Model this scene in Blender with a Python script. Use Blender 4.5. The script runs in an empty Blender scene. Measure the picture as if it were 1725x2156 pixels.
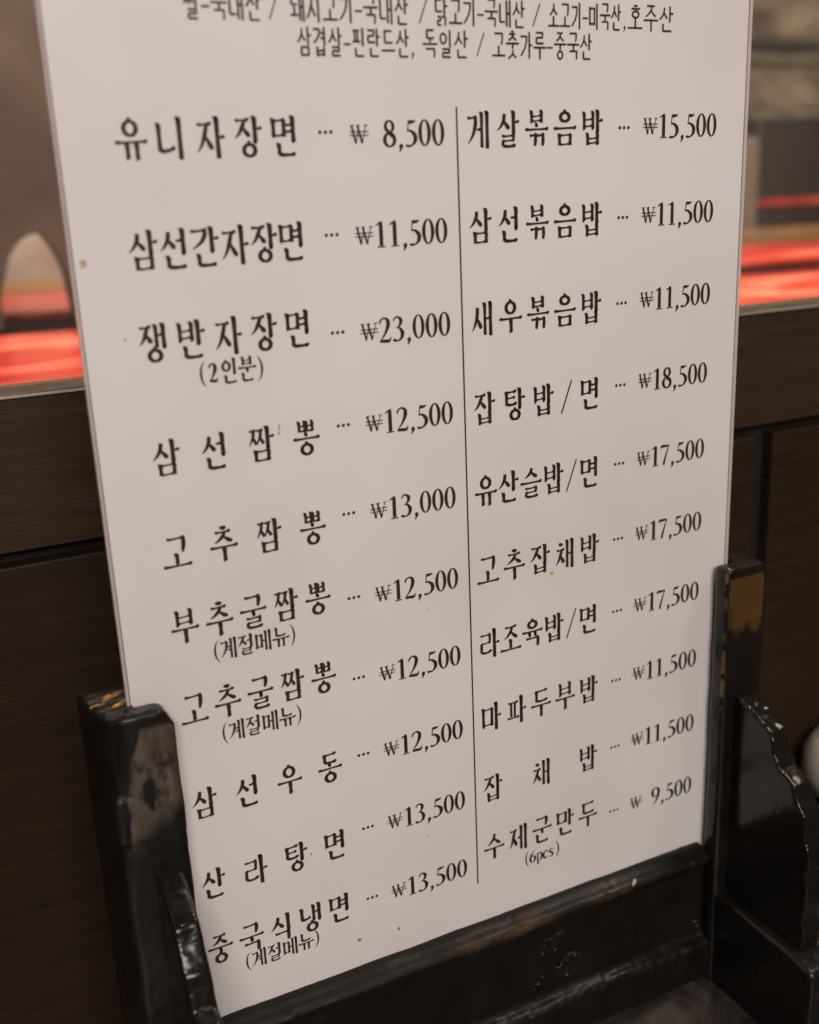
import bpy, bmesh, math, random
from mathutils import Vector, Matrix, noise
random.seed(7)
scn = bpy.context.scene
COL = scn.collection
# ---------------------------------------------------------------- scale and frame
# the card is 1 unit wide in "card units"; x along the card, y depth (behind the card is +), v height
S = 0.20            # metres per card unit
ZT = 1.745          # the table top lies this far under the card's reference line
def W(x, y, v): return Vector((x*S, y*S, (v+ZT)*S))

# ---------------------------------------------------------------- camera
cd = bpy.data.cameras.new('camera'); cam = bpy.data.objects.new('camera', cd); COL.objects.link(cam)
r_ = Vector((0.8965377, -0.4409440, -0.0422905)); d_ = Vector((-0.1637088, -0.2411111, -0.9565902)); f_ = Vector((0.4116060, 0.8645425, -0.2883517))
m = Matrix.Identity(4)
for i in range(3):
    m[i][0] = r_[i]; m[i][1] = -d_[i]; m[i][2] = -f_[i]
m.translation = W(-0.199591, -1.2917317, -0.3228644)
cam.matrix_world = m
cd.sensor_fit = 'HORIZONTAL'; cd.sensor_width = 36.0; cd.lens = 36.0*2250/1725
cd.clip_start = 0.01; cd.clip_end = 60
cd.dof.use_dof = True; cd.dof.focus_distance = 1.58*S; cd.dof.aperture_fstop = 12.0
scn.camera = cam

# ---------------------------------------------------------------- world and lamps
world = bpy.data.worlds.new('World'); scn.world = world; world.use_nodes = True
bg = world.node_tree.nodes['Background']; bg.inputs[0].default_value = (1.0, 0.80, 0.62, 1); bg.inputs[1].default_value = 0.075
scn.view_settings.view_transform = 'Standard'; scn.view_settings.look = 'None'; scn.view_settings.exposure = 0.0; scn.view_settings.gamma = 1.0
def area(name, loc, target, size, size_y, power, col=(1, .80, .62)):
    l = bpy.data.lights.new(name, 'AREA'); l.shape = 'RECTANGLE'; l.size = size; l.size_y = size_y; l.energy = power; l.color = col
    o = bpy.data.objects.new(name, l); COL.objects.link(o); o.location = loc
    o.rotation_euler = (Vector(target)-Vector(loc)).to_track_quat('-Z', 'Y').to_euler()
    return o
area('unseen_area_lamp', (-0.24, -1.38, 0.98), (0.05, 0, 0.08), 0.8, 0.5, 18.5, (1, .885, .825))  # added key light, low in front, evens the card; no fixture known here
area('unseen_area_lamp', (1.0, -0.5, 1.75), (0.1, 0, 0.2), 0.5, 0.5, 10, (1, .84, .75))  # unseen area light from the upper right
area('unseen_area_lamp', (0.55, 0.42, 1.45), (0.75, 1.25, 0.1), 0.6, 0.3, 52, (1, .76, .55))  # added rear light that brightens the red tables and far wall
def bulb(loc, power, r=0.02, col=(1, .86, .68)):
    l = bpy.data.lights.new('ceiling_spot_lamp', 'POINT'); l.energy = power; l.shadow_soft_size = r; l.color = col
    o = bpy.data.objects.new('ceiling_spot_lamp', l); COL.objects.link(o); o.location = loc
for q in ((0.05, 0.55, 1.7), (0.65, 0.25, 1.7), (-0.45, -0.1, 1.7), (0.35, -0.9, 1.8)):
    bulb(q, 3.0, .014)

# ---------------------------------------------------------------- node helpers
def mat(name, base=(.5, .5, .5), rough=.5, spec=.5, metal=0, coat=0, coat_rough=.1):
    M = bpy.data.materials.new(name); M.use_nodes = True
    b = M.node_tree.nodes['Principled BSDF']
    b.inputs['Base Color'].default_value = (*base, 1); b.inputs['Roughness'].default_value = rough
    b.inputs['Specular IOR Level'].default_value = spec; b.inputs['Metallic'].default_value = metal
    b.inputs['Coat Weight'].default_value = coat; b.inputs['Coat Roughness'].default_value = coat_rough
    return M, M.node_tree, b
def N(nt, typ, **kw):
    n = nt.nodes.new(typ)
    for k, v in kw.items():
        if k in n.inputs: n.inputs[k].default_value = v
        else: setattr(n, k, v)
    return n
def coords(nt, scale=(1, 1, 1), loc=(0, 0, 0), rot=(0, 0, 0)):
    # every builder leaves its mesh in world coordinates, so Object coordinates are metres in the place
    t = N(nt, 'ShaderNodeTexCoord'); mp = N(nt, 'ShaderNodeMapping')
    mp.inputs['Scale'].default_value = scale; mp.inputs['Location'].default_value = loc; mp.inputs['Rotation'].default_value = rot
    nt.links.new(t.outputs['Object'], mp.inputs['Vector']); return mp.outputs['Vector']
def noise_tex(nt, vec, scale, detail=4, rough=.55, dist=0):
    n = N(nt, 'ShaderNodeTexNoise'); n.inputs['Scale'].default_value = scale; n.inputs['Detail'].default_value = detail
    n.inputs['Roughness'].default_value = rough; n.inputs['Distortion'].default_value = dist
    nt.links.new(vec, n.inputs['Vector']); return n.outputs['Fac']
def ramp(nt, fac, stops):
    r = N(nt, 'ShaderNodeValToRGB'); e = r.color_ramp.elements
    while len(e) < len(stops): e.new(.5)
    for k, (p, c) in enumerate(stops):
        e[k].position = p; e[k].color = (*c, 1) if len(c) == 3 else c
    nt.links.new(fac, r.inputs['Fac']); return r.outputs['Color']
def mixc(nt, fac, a, b):
    x = N(nt, 'ShaderNodeMix', data_type='RGBA')
    for sock, v in ((x.inputs[0], fac), (x.inputs[6], a), (x.inputs[7], b)):
        if isinstance(v, bpy.types.NodeSocket): nt.links.new(v, sock)
        else: sock.default_value = v if isinstance(v, float) else (*v, 1)
    return x.outputs[2]
def mth(nt, op, a, b=0.0, clamp=False):
    x = N(nt, 'ShaderNodeMath', operation=op, use_clamp=clamp)
    for k, v in enumerate((a, b)):
        if isinstance(v, bpy.types.NodeSocket): nt.links.new(v, x.inputs[k])
        else: x.inputs[k].default_value = v
    return x.outputs[0]
def bump(nt, b, h, strength, dist=.001):
    n = N(nt, 'ShaderNodeBump'); n.inputs['Strength'].default_value = strength; n.inputs['Distance'].default_value = dist
    nt.links.new(h, n.inputs['Height']); nt.links.new(n.outputs['Normal'], b.inputs['Normal'])
    return n

# ---------------------------------------------------------------- materials
# laminated paper
PAPER, nt, b = mat('laminated_paper', (.78, .755, .735), .42, .45, 0, .9, .14)
v = coords(nt)
nt.links.new(ramp(nt, noise_tex(nt, v, 9, 3), [(.34, (.725, .692, .690)), (.5, (.775, .752, .745)), (.66, (.80, .79, .79))]), b.inputs['Base Color'])  # mottled tones painted in for soft laminate reflections, plus faint smudges
bump(nt, b, noise_tex(nt, v, 28, 2), .25, .0006)
INK, nt, b = mat('printed_ink', (.03, .022, .018), .38, .5, 0, .5, .2)
nt.links.new(ramp(nt, noise_tex(nt, coords(nt), 14, 3), [(.35, (.020, .012, .008)), (.7, (.042, .025, .014))]), b.inputs['Base Color'])
FILM, nt, b = mat('clear_plastic_film', (.80, .74, .72), .18, .5)
b.inputs['Transmission Weight'].default_value = .45; b.inputs['IOR'].default_value = 1.3
def stain_mat(name, col):
    return mat(name, col, .45, .5, 0, .4, .2)[0]
def lacquer(name, wear=None, worn_col=(.09, .05, .014), rough=.22, base=(.0055, .0045, .0035), bumpiness=.16, spec=.28, coat=.22):
    M, nt, b = mat(name, base, rough, spec, 0, coat, .07)
    v = coords(nt)
    n1 = noise_tex(nt, v, 60, 5, .6); n2 = noise_tex(nt, v, 420, 3, .6)
    c = ramp(nt, n1, [(.35, base), (.75, tuple(min(1, k*1.6+.002) for k in base))])
    if wear:                                     # a rubbed patch with its own ragged outline: axis limits in metres
        c, msk = wear(nt, v, c)
    nt.links.new(c, b.inputs['Base Color'])
    r = ramp(nt, noise_tex(nt, v, 35, 4), [(.3, (rough*.7,)*3), (.75, (min(1, rough*2.0),)*3)])
    nt.links.new(r, b.inputs['Roughness'])
    h = mth(nt, 'ADD', n1, mth(nt, 'MULTIPLY', n2, .25))
    bump(nt, b, h, bumpiness, .0012)
    return M
def patch(z_hi, z_lo, soft, worn, amount=.9, nscale=90, namp=.006, xlo=None, xhi=None):
    def f(nt, v, c):
        s = N(nt, 'ShaderNodeSeparateXYZ'); nt.links.new(v, s.inputs[0])
        n = noise_tex(nt, v, nscale, 5, .65)
        jit = mth(nt, 'MULTIPLY', mth(nt, 'SUBTRACT', n, .5), namp*2)
        z = mth(nt, 'ADD', s.outputs[2], jit)
        a = mth(nt, 'DIVIDE', mth(nt, 'SUBTRACT', z, z_lo), soft, True)
        bb = mth(nt, 'DIVIDE', mth(nt, 'SUBTRACT', z_hi, z), soft, True)
        k = mth(nt, 'MULTIPLY', a, bb)
        if xlo is not None:
            x = mth(nt, 'ADD', s.outputs[0], jit)
            k = mth(nt, 'MULTIPLY', k, mth(nt, 'DIVIDE', mth(nt, 'SUBTRACT', x, xlo), .0012, True))
            k = mth(nt, 'MULTIPLY', k, mth(nt, 'DIVIDE', mth(nt, 'SUBTRACT', xhi, x), .0012, True))
        k = mth(nt, 'MULTIPLY', k, amount)
        wc = ramp(nt, noise_tex(nt, v, 130, 4), [(.3, tuple(q*.65 for q in worn)), (.7, tuple(q*1.25 for q in worn))])
        return mixc(nt, k, c, wc), k
    return f
zz = lambda v: (v+ZT)*S
def rail_wear(nt, v, c):
    s_ = N(nt, 'ShaderNodeSeparateXYZ'); nt.links.new(v, s_.inputs[0])
    n = noise_tex(nt, coords(nt, (1, 1, 3)), 70, 6, .7)
    def band(sock, lo, hi, soft): return mth(nt, 'MULTIPLY', mth(nt, 'DIVIDE', mth(nt, 'SUBTRACT', sock, lo), soft, True), mth(nt, 'DIVIDE', mth(nt, 'SUBTRACT', hi, sock), soft, True))
    kz = band(s_.outputs[2], zz(-1.500), zz(-1.468), .0012)
    kx = mth(nt, 'MAXIMUM', band(s_.outputs[0], .43*S, .66*S, .02), mth(nt, 'MULTIPLY', band(s_.outputs[0], .70*S, .80*S, .01), .6))
    k = mth(nt, 'MULTIPLY', mth(nt, 'MULTIPLY', kx, kz), mth(nt, 'MULTIPLY', mth(nt, 'SUBTRACT', n, .42), 7.0, True))
    return mixc(nt, mth(nt, 'MULTIPLY', k, .85), c, (.085, .048, .018)), k
LACQ = lacquer('black_lacquer', rail_wear, rough=.36, spec=.22, coat=.035)
def right_wear(nt, v, c):
    s_ = N(nt, 'ShaderNodeSeparateXYZ'); nt.links.new(v, s_.inputs[0])
    n = noise_tex(nt, v, 75, 6, .7); n2 = noise_tex(nt, v, 220, 5, .7)
    def edge(sock, lim, soft, up=True):
        a = mth(nt, 'SUBTRACT', sock, lim) if up else mth(nt, 'SUBTRACT', lim, sock)
        return mth(nt, 'DIVIDE', a, soft, True)
    n9 = noise_tex(nt, coords(nt, (1, 1, .22)), 190, 5, .65)
    z = mth(nt, 'ADD', s_.outputs[2], mth(nt, 'ADD', mth(nt, 'MULTIPLY', mth(nt, 'SUBTRACT', n, .5), .014), mth(nt, 'MULTIPLY', mth(nt, 'SUBTRACT', n9, .5), .016)))
    front = edge(s_.outputs[1], -.0405*S, .0004, False)
    k = mth(nt, 'MULTIPLY', mth(nt, 'MULTIPLY', edge(z, zz(-1.056), .0055), edge(s_.outputs[2], zz(-.952), .0008, False)), front)
    k = mth(nt, 'MULTIPLY', k, edge(s_.outputs[0], .968*S, .0004))
    gold = ramp(nt, noise_tex(nt, v, 40, 4), [(.3, (.055, .028, .007)), (.7, (.100, .052, .014))])
    col = mixc(nt, mth(nt, 'MULTIPLY', k, .95), c, gold)
    # the rubbed arris between cheek and front
    ar = mth(nt, 'MULTIPLY', edge(s_.outputs[1], -.035*S, .0006, False), edge(s_.outputs[0], .9675*S, .0006, False))
    ar = mth(nt, 'MULTIPLY', mth(nt, 'MULTIPLY', ar, edge(s_.outputs[2], zz(-1.26), .02)), mth(nt, 'MULTIPLY', mth(nt, 'SUBTRACT', n2, .47), 9.0, True))
    return mixc(nt, mth(nt, 'MULTIPLY', ar, .9), col, (.16, .10, .05)), k
LACQ_R = lacquer('black_lacquer_rubbed_gold', right_wear)
def left_wear(nt, v, c):
    s_ = N(nt, 'ShaderNodeSeparateXYZ'); nt.links.new(v, s_.inputs[0])
    n = noise_tex(nt, v, 55, 5, .65); n2 = noise_tex(nt, coords(nt, (1, 1, .35), (.3, 0, 0)), 110, 5, .7); n3 = noise_tex(nt, coords(nt, (1, 1, .5), (.1, .2, 0)), 170, 4, .6)
    jit = mth(nt, 'MULTIPLY', mth(nt, 'SUBTRACT', n, .5), .016)
    def edge(sock, lim, soft, up=True):
        a = mth(nt, 'SUBTRACT', sock, lim) if up else mth(nt, 'SUBTRACT', lim, sock)
        return mth(nt, 'DIVIDE', a, soft, True)
    z = mth(nt, 'ADD', s_.outputs[2], jit); x = mth(nt, 'ADD', s_.outputs[0], mth(nt, 'MULTIPLY', jit, .35))
    front = edge(s_.outputs[1], -.0405*S, .0004, False)
    slant = mth(nt, 'MULTIPLY', mth(nt, 'DIVIDE', mth(nt, 'SUBTRACT', s_.outputs[2], zz(-1.035)), .070*S, True), .026*S)
    xs_ = mth(nt, 'SUBTRACT', x, slant)
    zs_ = mth(nt, 'SUBTRACT', z, mth(nt, 'MULTIPLY', s_.outputs[0], .55))
    k = mth(nt, 'MULTIPLY', mth(nt, 'MULTIPLY', edge(zs_, zz(-1.120), .006), edge(s_.outputs[2], zz(-.957), .0015, False)), mth(nt, 'MULTIPLY', front, edge(xs_, -.024*S, .0008)))
    k = mth(nt, 'MULTIPLY', k, mth(nt, 'MULTIPLY', mth(nt, 'SUBTRACT', .66, n3), 9.0, True))
    grey = ramp(nt, n2, [(.32, (.040, .031, .025)), (.5, (.095, .076, .060)), (.68, (.15, .125, .10))])
    col = mixc(nt, mth(nt, 'MULTIPLY', k, .9), c, grey)
    red = mth(nt, 'MULTIPLY', mth(nt, 'MULTIPLY', edge(x, .034*S, .0016), mth(nt, 'MULTIPLY', mth(nt, 'SUBTRACT', n2, .40), 6.0, True)), mth(nt, 'MULTIPLY', front, edge(z, zz(-1.09), .01)))
    return mixc(nt, mth(nt, 'MULTIPLY', red, .85), col, (.050, .014, .006)), k
LACQ_L = lacquer('black_lacquer_rubbed_grey', left_wear, rough=.34)
LACQ_FOOT = lacquer('black_lacquer_rubbed_foot', rough=.22)
LACQ_BUMPY = lacquer('thick_black_lacquer', rough=.16, bumpiness=.25)
TOPL = lacquer('chipped_post_top', None, rough=.45, base=(.035, .033, .030), bumpiness=.9)
OCHRE, nt, b = mat('bare_ochre_wood', (.30, .17, .035), .6)
nt.links.new(ramp(nt, noise_tex(nt, coords(nt), 300, 4), [(.35, (.10, .055, .02)), (.6, (.36, .21, .045))]), b.inputs['Base Color'])
RUB, nt, b = mat('rubbed_brown_edge', (.10, .055, .028), .35)
nt.links.new(ramp(nt, noise_tex(nt, coords(nt), 260, 4), [(.35, (.03, .018, .012)), (.65, (.16, .09, .045))]), b.inputs['Base Color'])
# dark wenge wood with a horizontal grain
def wood(name, dark, light, seed=0.0, rough=.55):
    M, nt, b = mat(name, dark, rough, .18)
    v = coords(nt, (1.0, 1.0, 22.0), (seed, 0, seed))
    g = noise_tex(nt, v, 14, 8, .7, .6)
    v2 = coords(nt, (3.0, 3.0, 140.0), (seed, 0, 0)); g2 = noise_tex(nt, v2, 8, 4, .7)
    k = mth(nt, 'ADD', mth(nt, 'MULTIPLY', g, .65), mth(nt, 'MULTIPLY', g2, .35))
    nt.links.new(ramp(nt, k, [(.34, dark), (.52, tuple((a+c)/2 for a, c in zip(dark, light))), (.68, light)]), b.inputs['Base Color'])
    bump(nt, b, k, .35, .0006)
    return M
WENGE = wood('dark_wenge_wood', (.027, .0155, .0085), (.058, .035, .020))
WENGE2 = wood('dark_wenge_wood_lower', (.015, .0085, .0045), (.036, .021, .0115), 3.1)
GAP = mat('groove_black', (.004, .003, .003), .8)[0]
TRIM, nt, b = mat('grey_brown_edge_trim', (.09, .075, .060), .38, .5)
EDGE, nt, b = mat('painted_edge_highlight', (.40, .33, .26), .35)
TABLE, nt, b = mat('dark_stone_table', (.04, .036, .034), .24, .5)
v = coords(nt)
nt.links.new(ramp(nt, noise_tex(nt, v, 38, 8, .62, 1.2), [(.36, (.018, .015, .013)), (.5, (.050, .042, .038)), (.66, (.12, .10, .088))]), b.inputs['Base Color'])
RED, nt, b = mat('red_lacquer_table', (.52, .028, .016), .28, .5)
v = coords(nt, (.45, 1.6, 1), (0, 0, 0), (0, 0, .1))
nt.links.new(ramp(nt, noise_tex(nt, v, 13, 5, .6, .8), [(.36, (.34, .014, .010)), (.50, (.52, .035, .022)), (.60, (.70, .13, .085)), (.70, (.85, .38, .25))]), b.inputs['Base Color'])  # pink and orange stops paint the gloss highlights into the red
REDEDGE = mat('maroon_table_edge', (.06, .014, .012), .5)[0]
BENCH = wood('tan_bench_wood', (.16, .085, .038), (.36, .22, .11), 1.3)
STONE, nt, b = mat('olive_stone_wall', (.07, .062, .042), .8)
v = coords(nt, (1, 1, 1.8))
nt.links.new(ramp(nt, noise_tex(nt, v, 5, 6, .65), [(.36, (.10, .088, .066)), (.5, (.24, .21, .16)), (.64, (.46, .40, .31))]), b.inputs['Base Color'])
PANELG, nt, b = mat('weathered_grey_brown_board', (.075, .056, .040), .65)
v = coords(nt, (1, 1, .6))
nt.links.new(ramp(nt, noise_tex(nt, v, 11, 5, .6, .5), [(.34, (.034, .030, .026)), (.5, (.060, .050, .041)), (.66, (.095, .075, .056))]), b.inputs['Base Color'])
CHAR = mat('dark_cabinet', (.012, .010, .010), .5)[0]
GREYP = mat('grey_post_paint', (.17, .145, .125), .45)[0]
PALE, nt, b = mat('pale_cushion_cloth', (.40, .34, .30), .8)
nt.links.new(ramp(nt, noise_tex(nt, coords(nt), 5, 3), [(.35, (.26, .17, .15)), (.60, (.46, .43, .42))]), b.inputs['Base Color'])
WHITE, nt, b = mat('white_glazed_ceramic', (.62, .60, .50), .25, .5, 0, .4, .1)
GLASS, nt, b = mat('partition_glass_reflection_haze', (.95, .96, .94), .03, .5)
b.inputs['Transmission Weight'].default_value = 1; b.inputs['IOR'].default_value = 1.02
df = N(nt, 'ShaderNodeBsdfDiffuse'); df.inputs['Color'].default_value = (.62, .54, .46, 1)  # diffuse veil stands in for room reflections washing out the pane
mx = N(nt, 'ShaderNodeMixShader'); v = coords(nt)
nt.links.new(ramp(nt, noise_tex(nt, v, 7, 5, .6, .6), [(.35, (.018,)*3), (.7, (.075,)*3)]), mx.inputs[0])
nt.links.new(b.outputs[0], mx.inputs[1]); nt.links.new(df.outputs[0], mx.inputs[2])
nt.links.new(mx.outputs[0], nt.nodes['Material Output'].inputs['Surface'])

# ---------------------------------------------------------------- object helpers
def tag(o, label=None, cat=None, kind=None, group=None):
    if label: o['label'] = label
    if cat: o['category'] = cat
    if kind: o['kind'] = kind
    if group: o['group'] = group
    return o
def link(name, me, material, parent=None, smooth=False):
    me.materials.append(material)
    for p in me.polygons: p.use_smooth = smooth
    o = bpy.data.objects.new(name, me); COL.objects.link(o)
    if parent:
        o.parent = parent; o.matrix_parent_inverse = parent.matrix_world.inverted()
    return o
def empty(name, loc):
    o = bpy.data.objects.new(name, None); o.empty_display_size = .02; COL.objects.link(o); o.location = loc
    bpy.context.view_layer.update(); return o
def bm_mesh(bm, name):
    me = bpy.data.meshes.new(name); bmesh.ops.recalc_face_normals(bm, faces=bm.faces[:]); bm.to_mesh(me); bm.free(); return me
def prism(pts, axis, a0, a1):
    """pts: polygon in the plane across `axis` ((y,v) for x, (x,v) for y, (x,y) for v), in card units"""
    bm = bmesh.new()
    def mk(p, a):
        if axis == 'x': return W(a, p[0], p[1])
        if axis == 'y': return W(p[0], a, p[1])
        return W(p[0], p[1], a)
    A = [bm.verts.new(mk(p, a0)) for p in pts]; B = [bm.verts.new(mk(p, a1)) for p in pts]
    n = len(pts)
    bm.faces.new(A); bm.faces.new(B[::-1])
    for i in range(n): bm.faces.new((A[i], B[i], B[(i+1) % n], A[(i+1) % n]))
    return bm
def bevel(bm, w, seg=3):
    bmesh.ops.recalc_face_normals(bm, faces=bm.faces[:])
    ed = [e for e in bm.edges if len(e.link_faces) == 2 and e.calc_face_angle(0) > .5]
    bmesh.ops.bevel(bm, geom=ed, offset=w*S, segments=seg, affect='EDGES', profile=.5); return bm
def box(x0, x1, y0, y1, v0, v1): return prism([(x0, y0), (x1, y0), (x1, y1), (x0, y1)], 'z', v0, v1)
def lumpy(name, bm, material, parent, voxel=.0009, amp=.0005, nscale=90, amp2=0, nscale2=400, fn=None):
    """voxel-remesh the shape and push its skin about, as thick brushed lacquer does"""
    me = bm_mesh(bm, name); t = bpy.data.objects.new('tmp', me); COL.objects.link(t)
    md = t.modifiers.new('r', 'REMESH'); md.mode = 'VOXEL'; md.voxel_size = voxel; md.use_smooth_shade = True
    sm = t.modifiers.new('s', 'SMOOTH'); sm.iterations = 2; sm.factor = .5
    dg = bpy.context.evaluated_depsgraph_get(); dg.update()
    me2 = bpy.data.meshes.new_from_object(t.evaluated_get(dg)); bpy.data.objects.remove(t)
    me2.name = name; me2.materials.clear()
    nrm = [v.normal.copy() for v in me2.vertices]
    for v, n in zip(me2.vertices, nrm):
        p = v.co
        d = noise.noise(p*nscale)*amp
        if amp2: d += noise.noise(p*nscale2+Vector((5, 3, 1)))*amp2
        if fn: d += fn(p)
        v.co = p+n*d
    return link(name, me2, material, parent, True)

# ---------------------------------------------------------------- setting
bm = bmesh.new(); bmesh.ops.create_grid(bm, x_segments=1, y_segments=1, size=.5)
for q in bm.verts: q.co = Vector((q.co.x*2.4+.3, -1.2 if q.co.y < 0 else (.38-.004)*S, 0.0))
tag(link('table_top', bm_mesh(bm, 'table_top'), TABLE), kind='structure')
FL = mat('dark_floor', (.03, .022, .018), .6)[0]
bm = bmesh.new(); bmesh.ops.create_grid(bm, x_segments=1, y_segments=1, size=5)
for q in bm.verts: q.co.z = -.72
tag(link('floor', bm_mesh(bm, 'floor'), FL), kind='structure')

# wooden partition the table stands against
wp = empty('wooden_partition', W(.5, .5, -1.745))
tag(wp, 'dark brown wooden partition with a grooved front standing behind the menu stand', 'partition')
YF = .38
def part(name, bm, material, parent, bev=.004): return link(name, bm_mesh(bevel(bm, bev, 2), name), material, parent)
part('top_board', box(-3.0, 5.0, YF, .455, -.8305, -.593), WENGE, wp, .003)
part('edge_trim', box(-3.0, 5.0, YF-.002, .470, -.5925, -.586), TRIM, wp, .0018)
part('edge_highlight_strip', box(-3.0, 5.0, YF-.0045, YF-.0022, -.5935, -.5895), EDGE, wp, .0006)  # pale strip added to draw the highlight along the trim's front edge
part('groove_backing', box(-3.0, 5.0, YF+.035, .455, -.870, -.8315), GAP, wp, .001)
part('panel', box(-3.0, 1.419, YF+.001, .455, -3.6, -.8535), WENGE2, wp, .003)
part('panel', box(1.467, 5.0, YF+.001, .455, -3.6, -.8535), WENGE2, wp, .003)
part('seam_backing', box(1.420, 1.466, YF+.03, .453, -3.6, -.871), GAP, wp, .001)
g = link('glass_pane', bm_mesh(box(-3.0, 5.0, .425, .433, -.585, 1.6), 'glass_pane'), GLASS, wp)

# ---------------------------------------------------------------- things beyond the partition (blurred in the photo)
def slab(name, poly, v0, v1, material, edge, label, cat):
    e = empty(name, W(sum(p[0] for p in poly)/len(poly), sum(p[1] for p in poly)/len(poly), v0))
    tag(e, label, cat)
    link('table_top', bm_mesh(bevel(prism(poly, 'z', v1-.03, v1), .006), 'tt'), material, e)
    c = [(p[0]*.96+.04*sum(k[0] for k in poly)/4, p[1]*.96+.04*sum(k[1] for k in poly)/4) for p in poly]
    link('apron', bm_mesh(prism(c, 'z', v0, v1-.0305), 'ap'), edge, e)
    return e
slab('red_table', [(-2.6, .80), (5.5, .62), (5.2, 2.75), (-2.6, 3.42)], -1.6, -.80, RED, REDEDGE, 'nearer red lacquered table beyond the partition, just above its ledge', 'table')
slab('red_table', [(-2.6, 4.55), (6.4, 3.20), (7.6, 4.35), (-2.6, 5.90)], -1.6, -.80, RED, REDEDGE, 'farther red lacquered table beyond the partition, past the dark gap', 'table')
be = link('wooden_bench', bm_mesh(bevel(prism([(-2.6, 6.2), (12, 6.2), (12, 6.8), (-2.6, 6.8)], 'z', -1.5, -.815), .03), 'wooden_bench'), BENCH)
tag(be, 'blurred tan wooden bench behind the farther red table', 'bench')
# olive stone wall with stacked relief courses
fw = empty('stone_wall', W(4, 10, -3)); tag(fw, 'blurred olive stone wall with stacked courses at the far side of the room', 'wall')
link('wall_base', bm_mesh(box(-12, 30, 10.4, 10.9, -3.6, 6), 'wall_base'), STONE, fw)
for z0, z1, pr0 in ((-.9, .22, .10), (.26, .47, .42), (.50, 1.02, .16), (1.06, 1.26, .22), (1.30, 1.40, .46), (1.44, 2.1, .14), (2.14, 2.3, .36), (2.34, 3.3, .15), (3.34, 4.4, .3)):
    link('stone_course', bm_mesh(bevel(box(-12, 30, 10.4-pr0, 10.395, z0, z1), .03), 'stone_course'), STONE, fw)
# dark cabinet, grey post and slim dark post seen right of the card
cb = empty('dark_cabinet', W(6, 7, -2)); tag(cb, 'blurred dark cabinet below the olive wall at the right edge', 'cabinet')
CABX, CABY = 7.56, 6.9
link('cabinet_body', bm_mesh(bevel(box(CABX, CABX+3.5, CABY, CABY+1.2, -2.2, .20), .04), 'cb'), CHAR, cb)
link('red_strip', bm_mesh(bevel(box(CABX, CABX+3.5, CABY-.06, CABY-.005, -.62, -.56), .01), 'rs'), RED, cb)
gp = link('grey_post', bm_mesh(bevel(box(6.6, 7.555, 6.85, 7.3, -2.2, .02), .05), 'gp'), GREYP)
tag(gp, 'blurred grey low post between the card and the dark cabinet', 'post')
dp = link('dark_post', bm_mesh(bevel(box(6.6, 7.44, 7.35, 7.8, -2.2, 5), .05), 'dp'), mat('dark_brown_post', (.022, .018, .015), .5)[0])
tag(dp, 'tall blurred dark brown post just right of the upper card edge', 'post')
# arched board left of the card
def arch_board():
    # front outline built as upright strips so that the arched opening stays clean
    arc = [(.238, -.80), (.240, -.70), (.252, -.64), (.270, -.591), (.294, -.515), (.327, -.472), (.350, -.452), (.372, -.438), (.395, -.429), (.414, -.426), (.430, -.431), (.443, -.442), (.469, -.485), (.490, -.532), (.507, -.584), (.516, -.656), (.522, -.72), (.526, -.80)]
    xs = [(-2.6, -.80)]+arc+[(1.3, -.80)]
    bm = bmesh.new(); Y0, Y1 = 3.40, 3.52
    F = [[bm.verts.new(W(x, Y, z)) for x, z in xs] for Y in (Y0, Y1)]
    T = [[bm.verts.new(W(x, Y, 3.2)) for x, z in xs] for Y in (Y0, Y1)]
    for i in range(len(xs)-1):
        bm.faces.new((F[0][i], F[0][i+1], T[0][i+1], T[0][i])); bm.faces.new((F[1][i], T[1][i], T[1][i+1], F[1][i+1]))
        bm.faces.new((F[0][i], F[1][i], F[1][i+1], F[0][i+1])); bm.faces.new((T[0][i], T[0][i+1], T[1][i+1], T[1][i]))
    for e in (0, -1): bm.faces.new((F[0][e], T[0][e], T[1][e], F[1][e]))
    return bm
ab = link('arched_board', bm_mesh(arch_board(), 'arched_board'), PANELG)
tag(ab, 'blurred grey-brown board with a rounded arch cut out, left of the card', 'screen')
# pale cushion seen through the arch
bm = bmesh.new(); bmesh.ops.create_icosphere(bm, subdivisions=4, radius=1)
for q in bm.verts:
    c = q.co; q.co = W(1.0+c.x*1.7, 8.2+c.y*.35, -.75+c.z*1.1+.06*noise.noise(c*3))
cu = link('pale_cushion', bm_mesh(bm, 'pale_cushion'), PALE, None, True)
tag(cu, 'blurred pale pinkish cushion seen through the arch left of the card', 'cushion')

# ---------------------------------------------------------------- white bowl at the right edge
bw = empty('white_bowl', W(1.655, .25, -1.745)); tag(bw, 'small round white ceramic pot on the table at the right edge', 'pot')
def lathe(prof, cx, cy, n=64):
    bm = bmesh.new(); rings = []
    for r, z in prof:
        rings.append([bm.verts.new(W(cx+r*math.cos(2*math.pi*i/n), cy+r*math.sin(2*math.pi*i/n), z)) for i in range(n)])
    for a, c in zip(rings, rings[1:]):
        for i in range(n): bm.faces.new((a[i], a[(i+1) % n], c[(i+1) % n], c[i]))
    bm.faces.new(rings[0][::-1]); bm.faces.new(rings[-1]); return bm
prof = [(.055, -1.744), (.065, -1.735), (.105, -1.70), (.122, -1.655), (.118, -1.61), (.098, -1.575), (.07, -1.555), (.068, -1.552)]
link('pot_body', bm_mesh(lathe(prof, 1.655, .25), 'pb'), WHITE, bw, True)
link('lid', bm_mesh(lathe([(.067, -1.5515), (.06, -1.545), (.03, -1.535), (.012, -1.531), (.012, -1.523), (.004, -1.519)], 1.655, .25), 'lid'), WHITE, bw, True)

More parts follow.
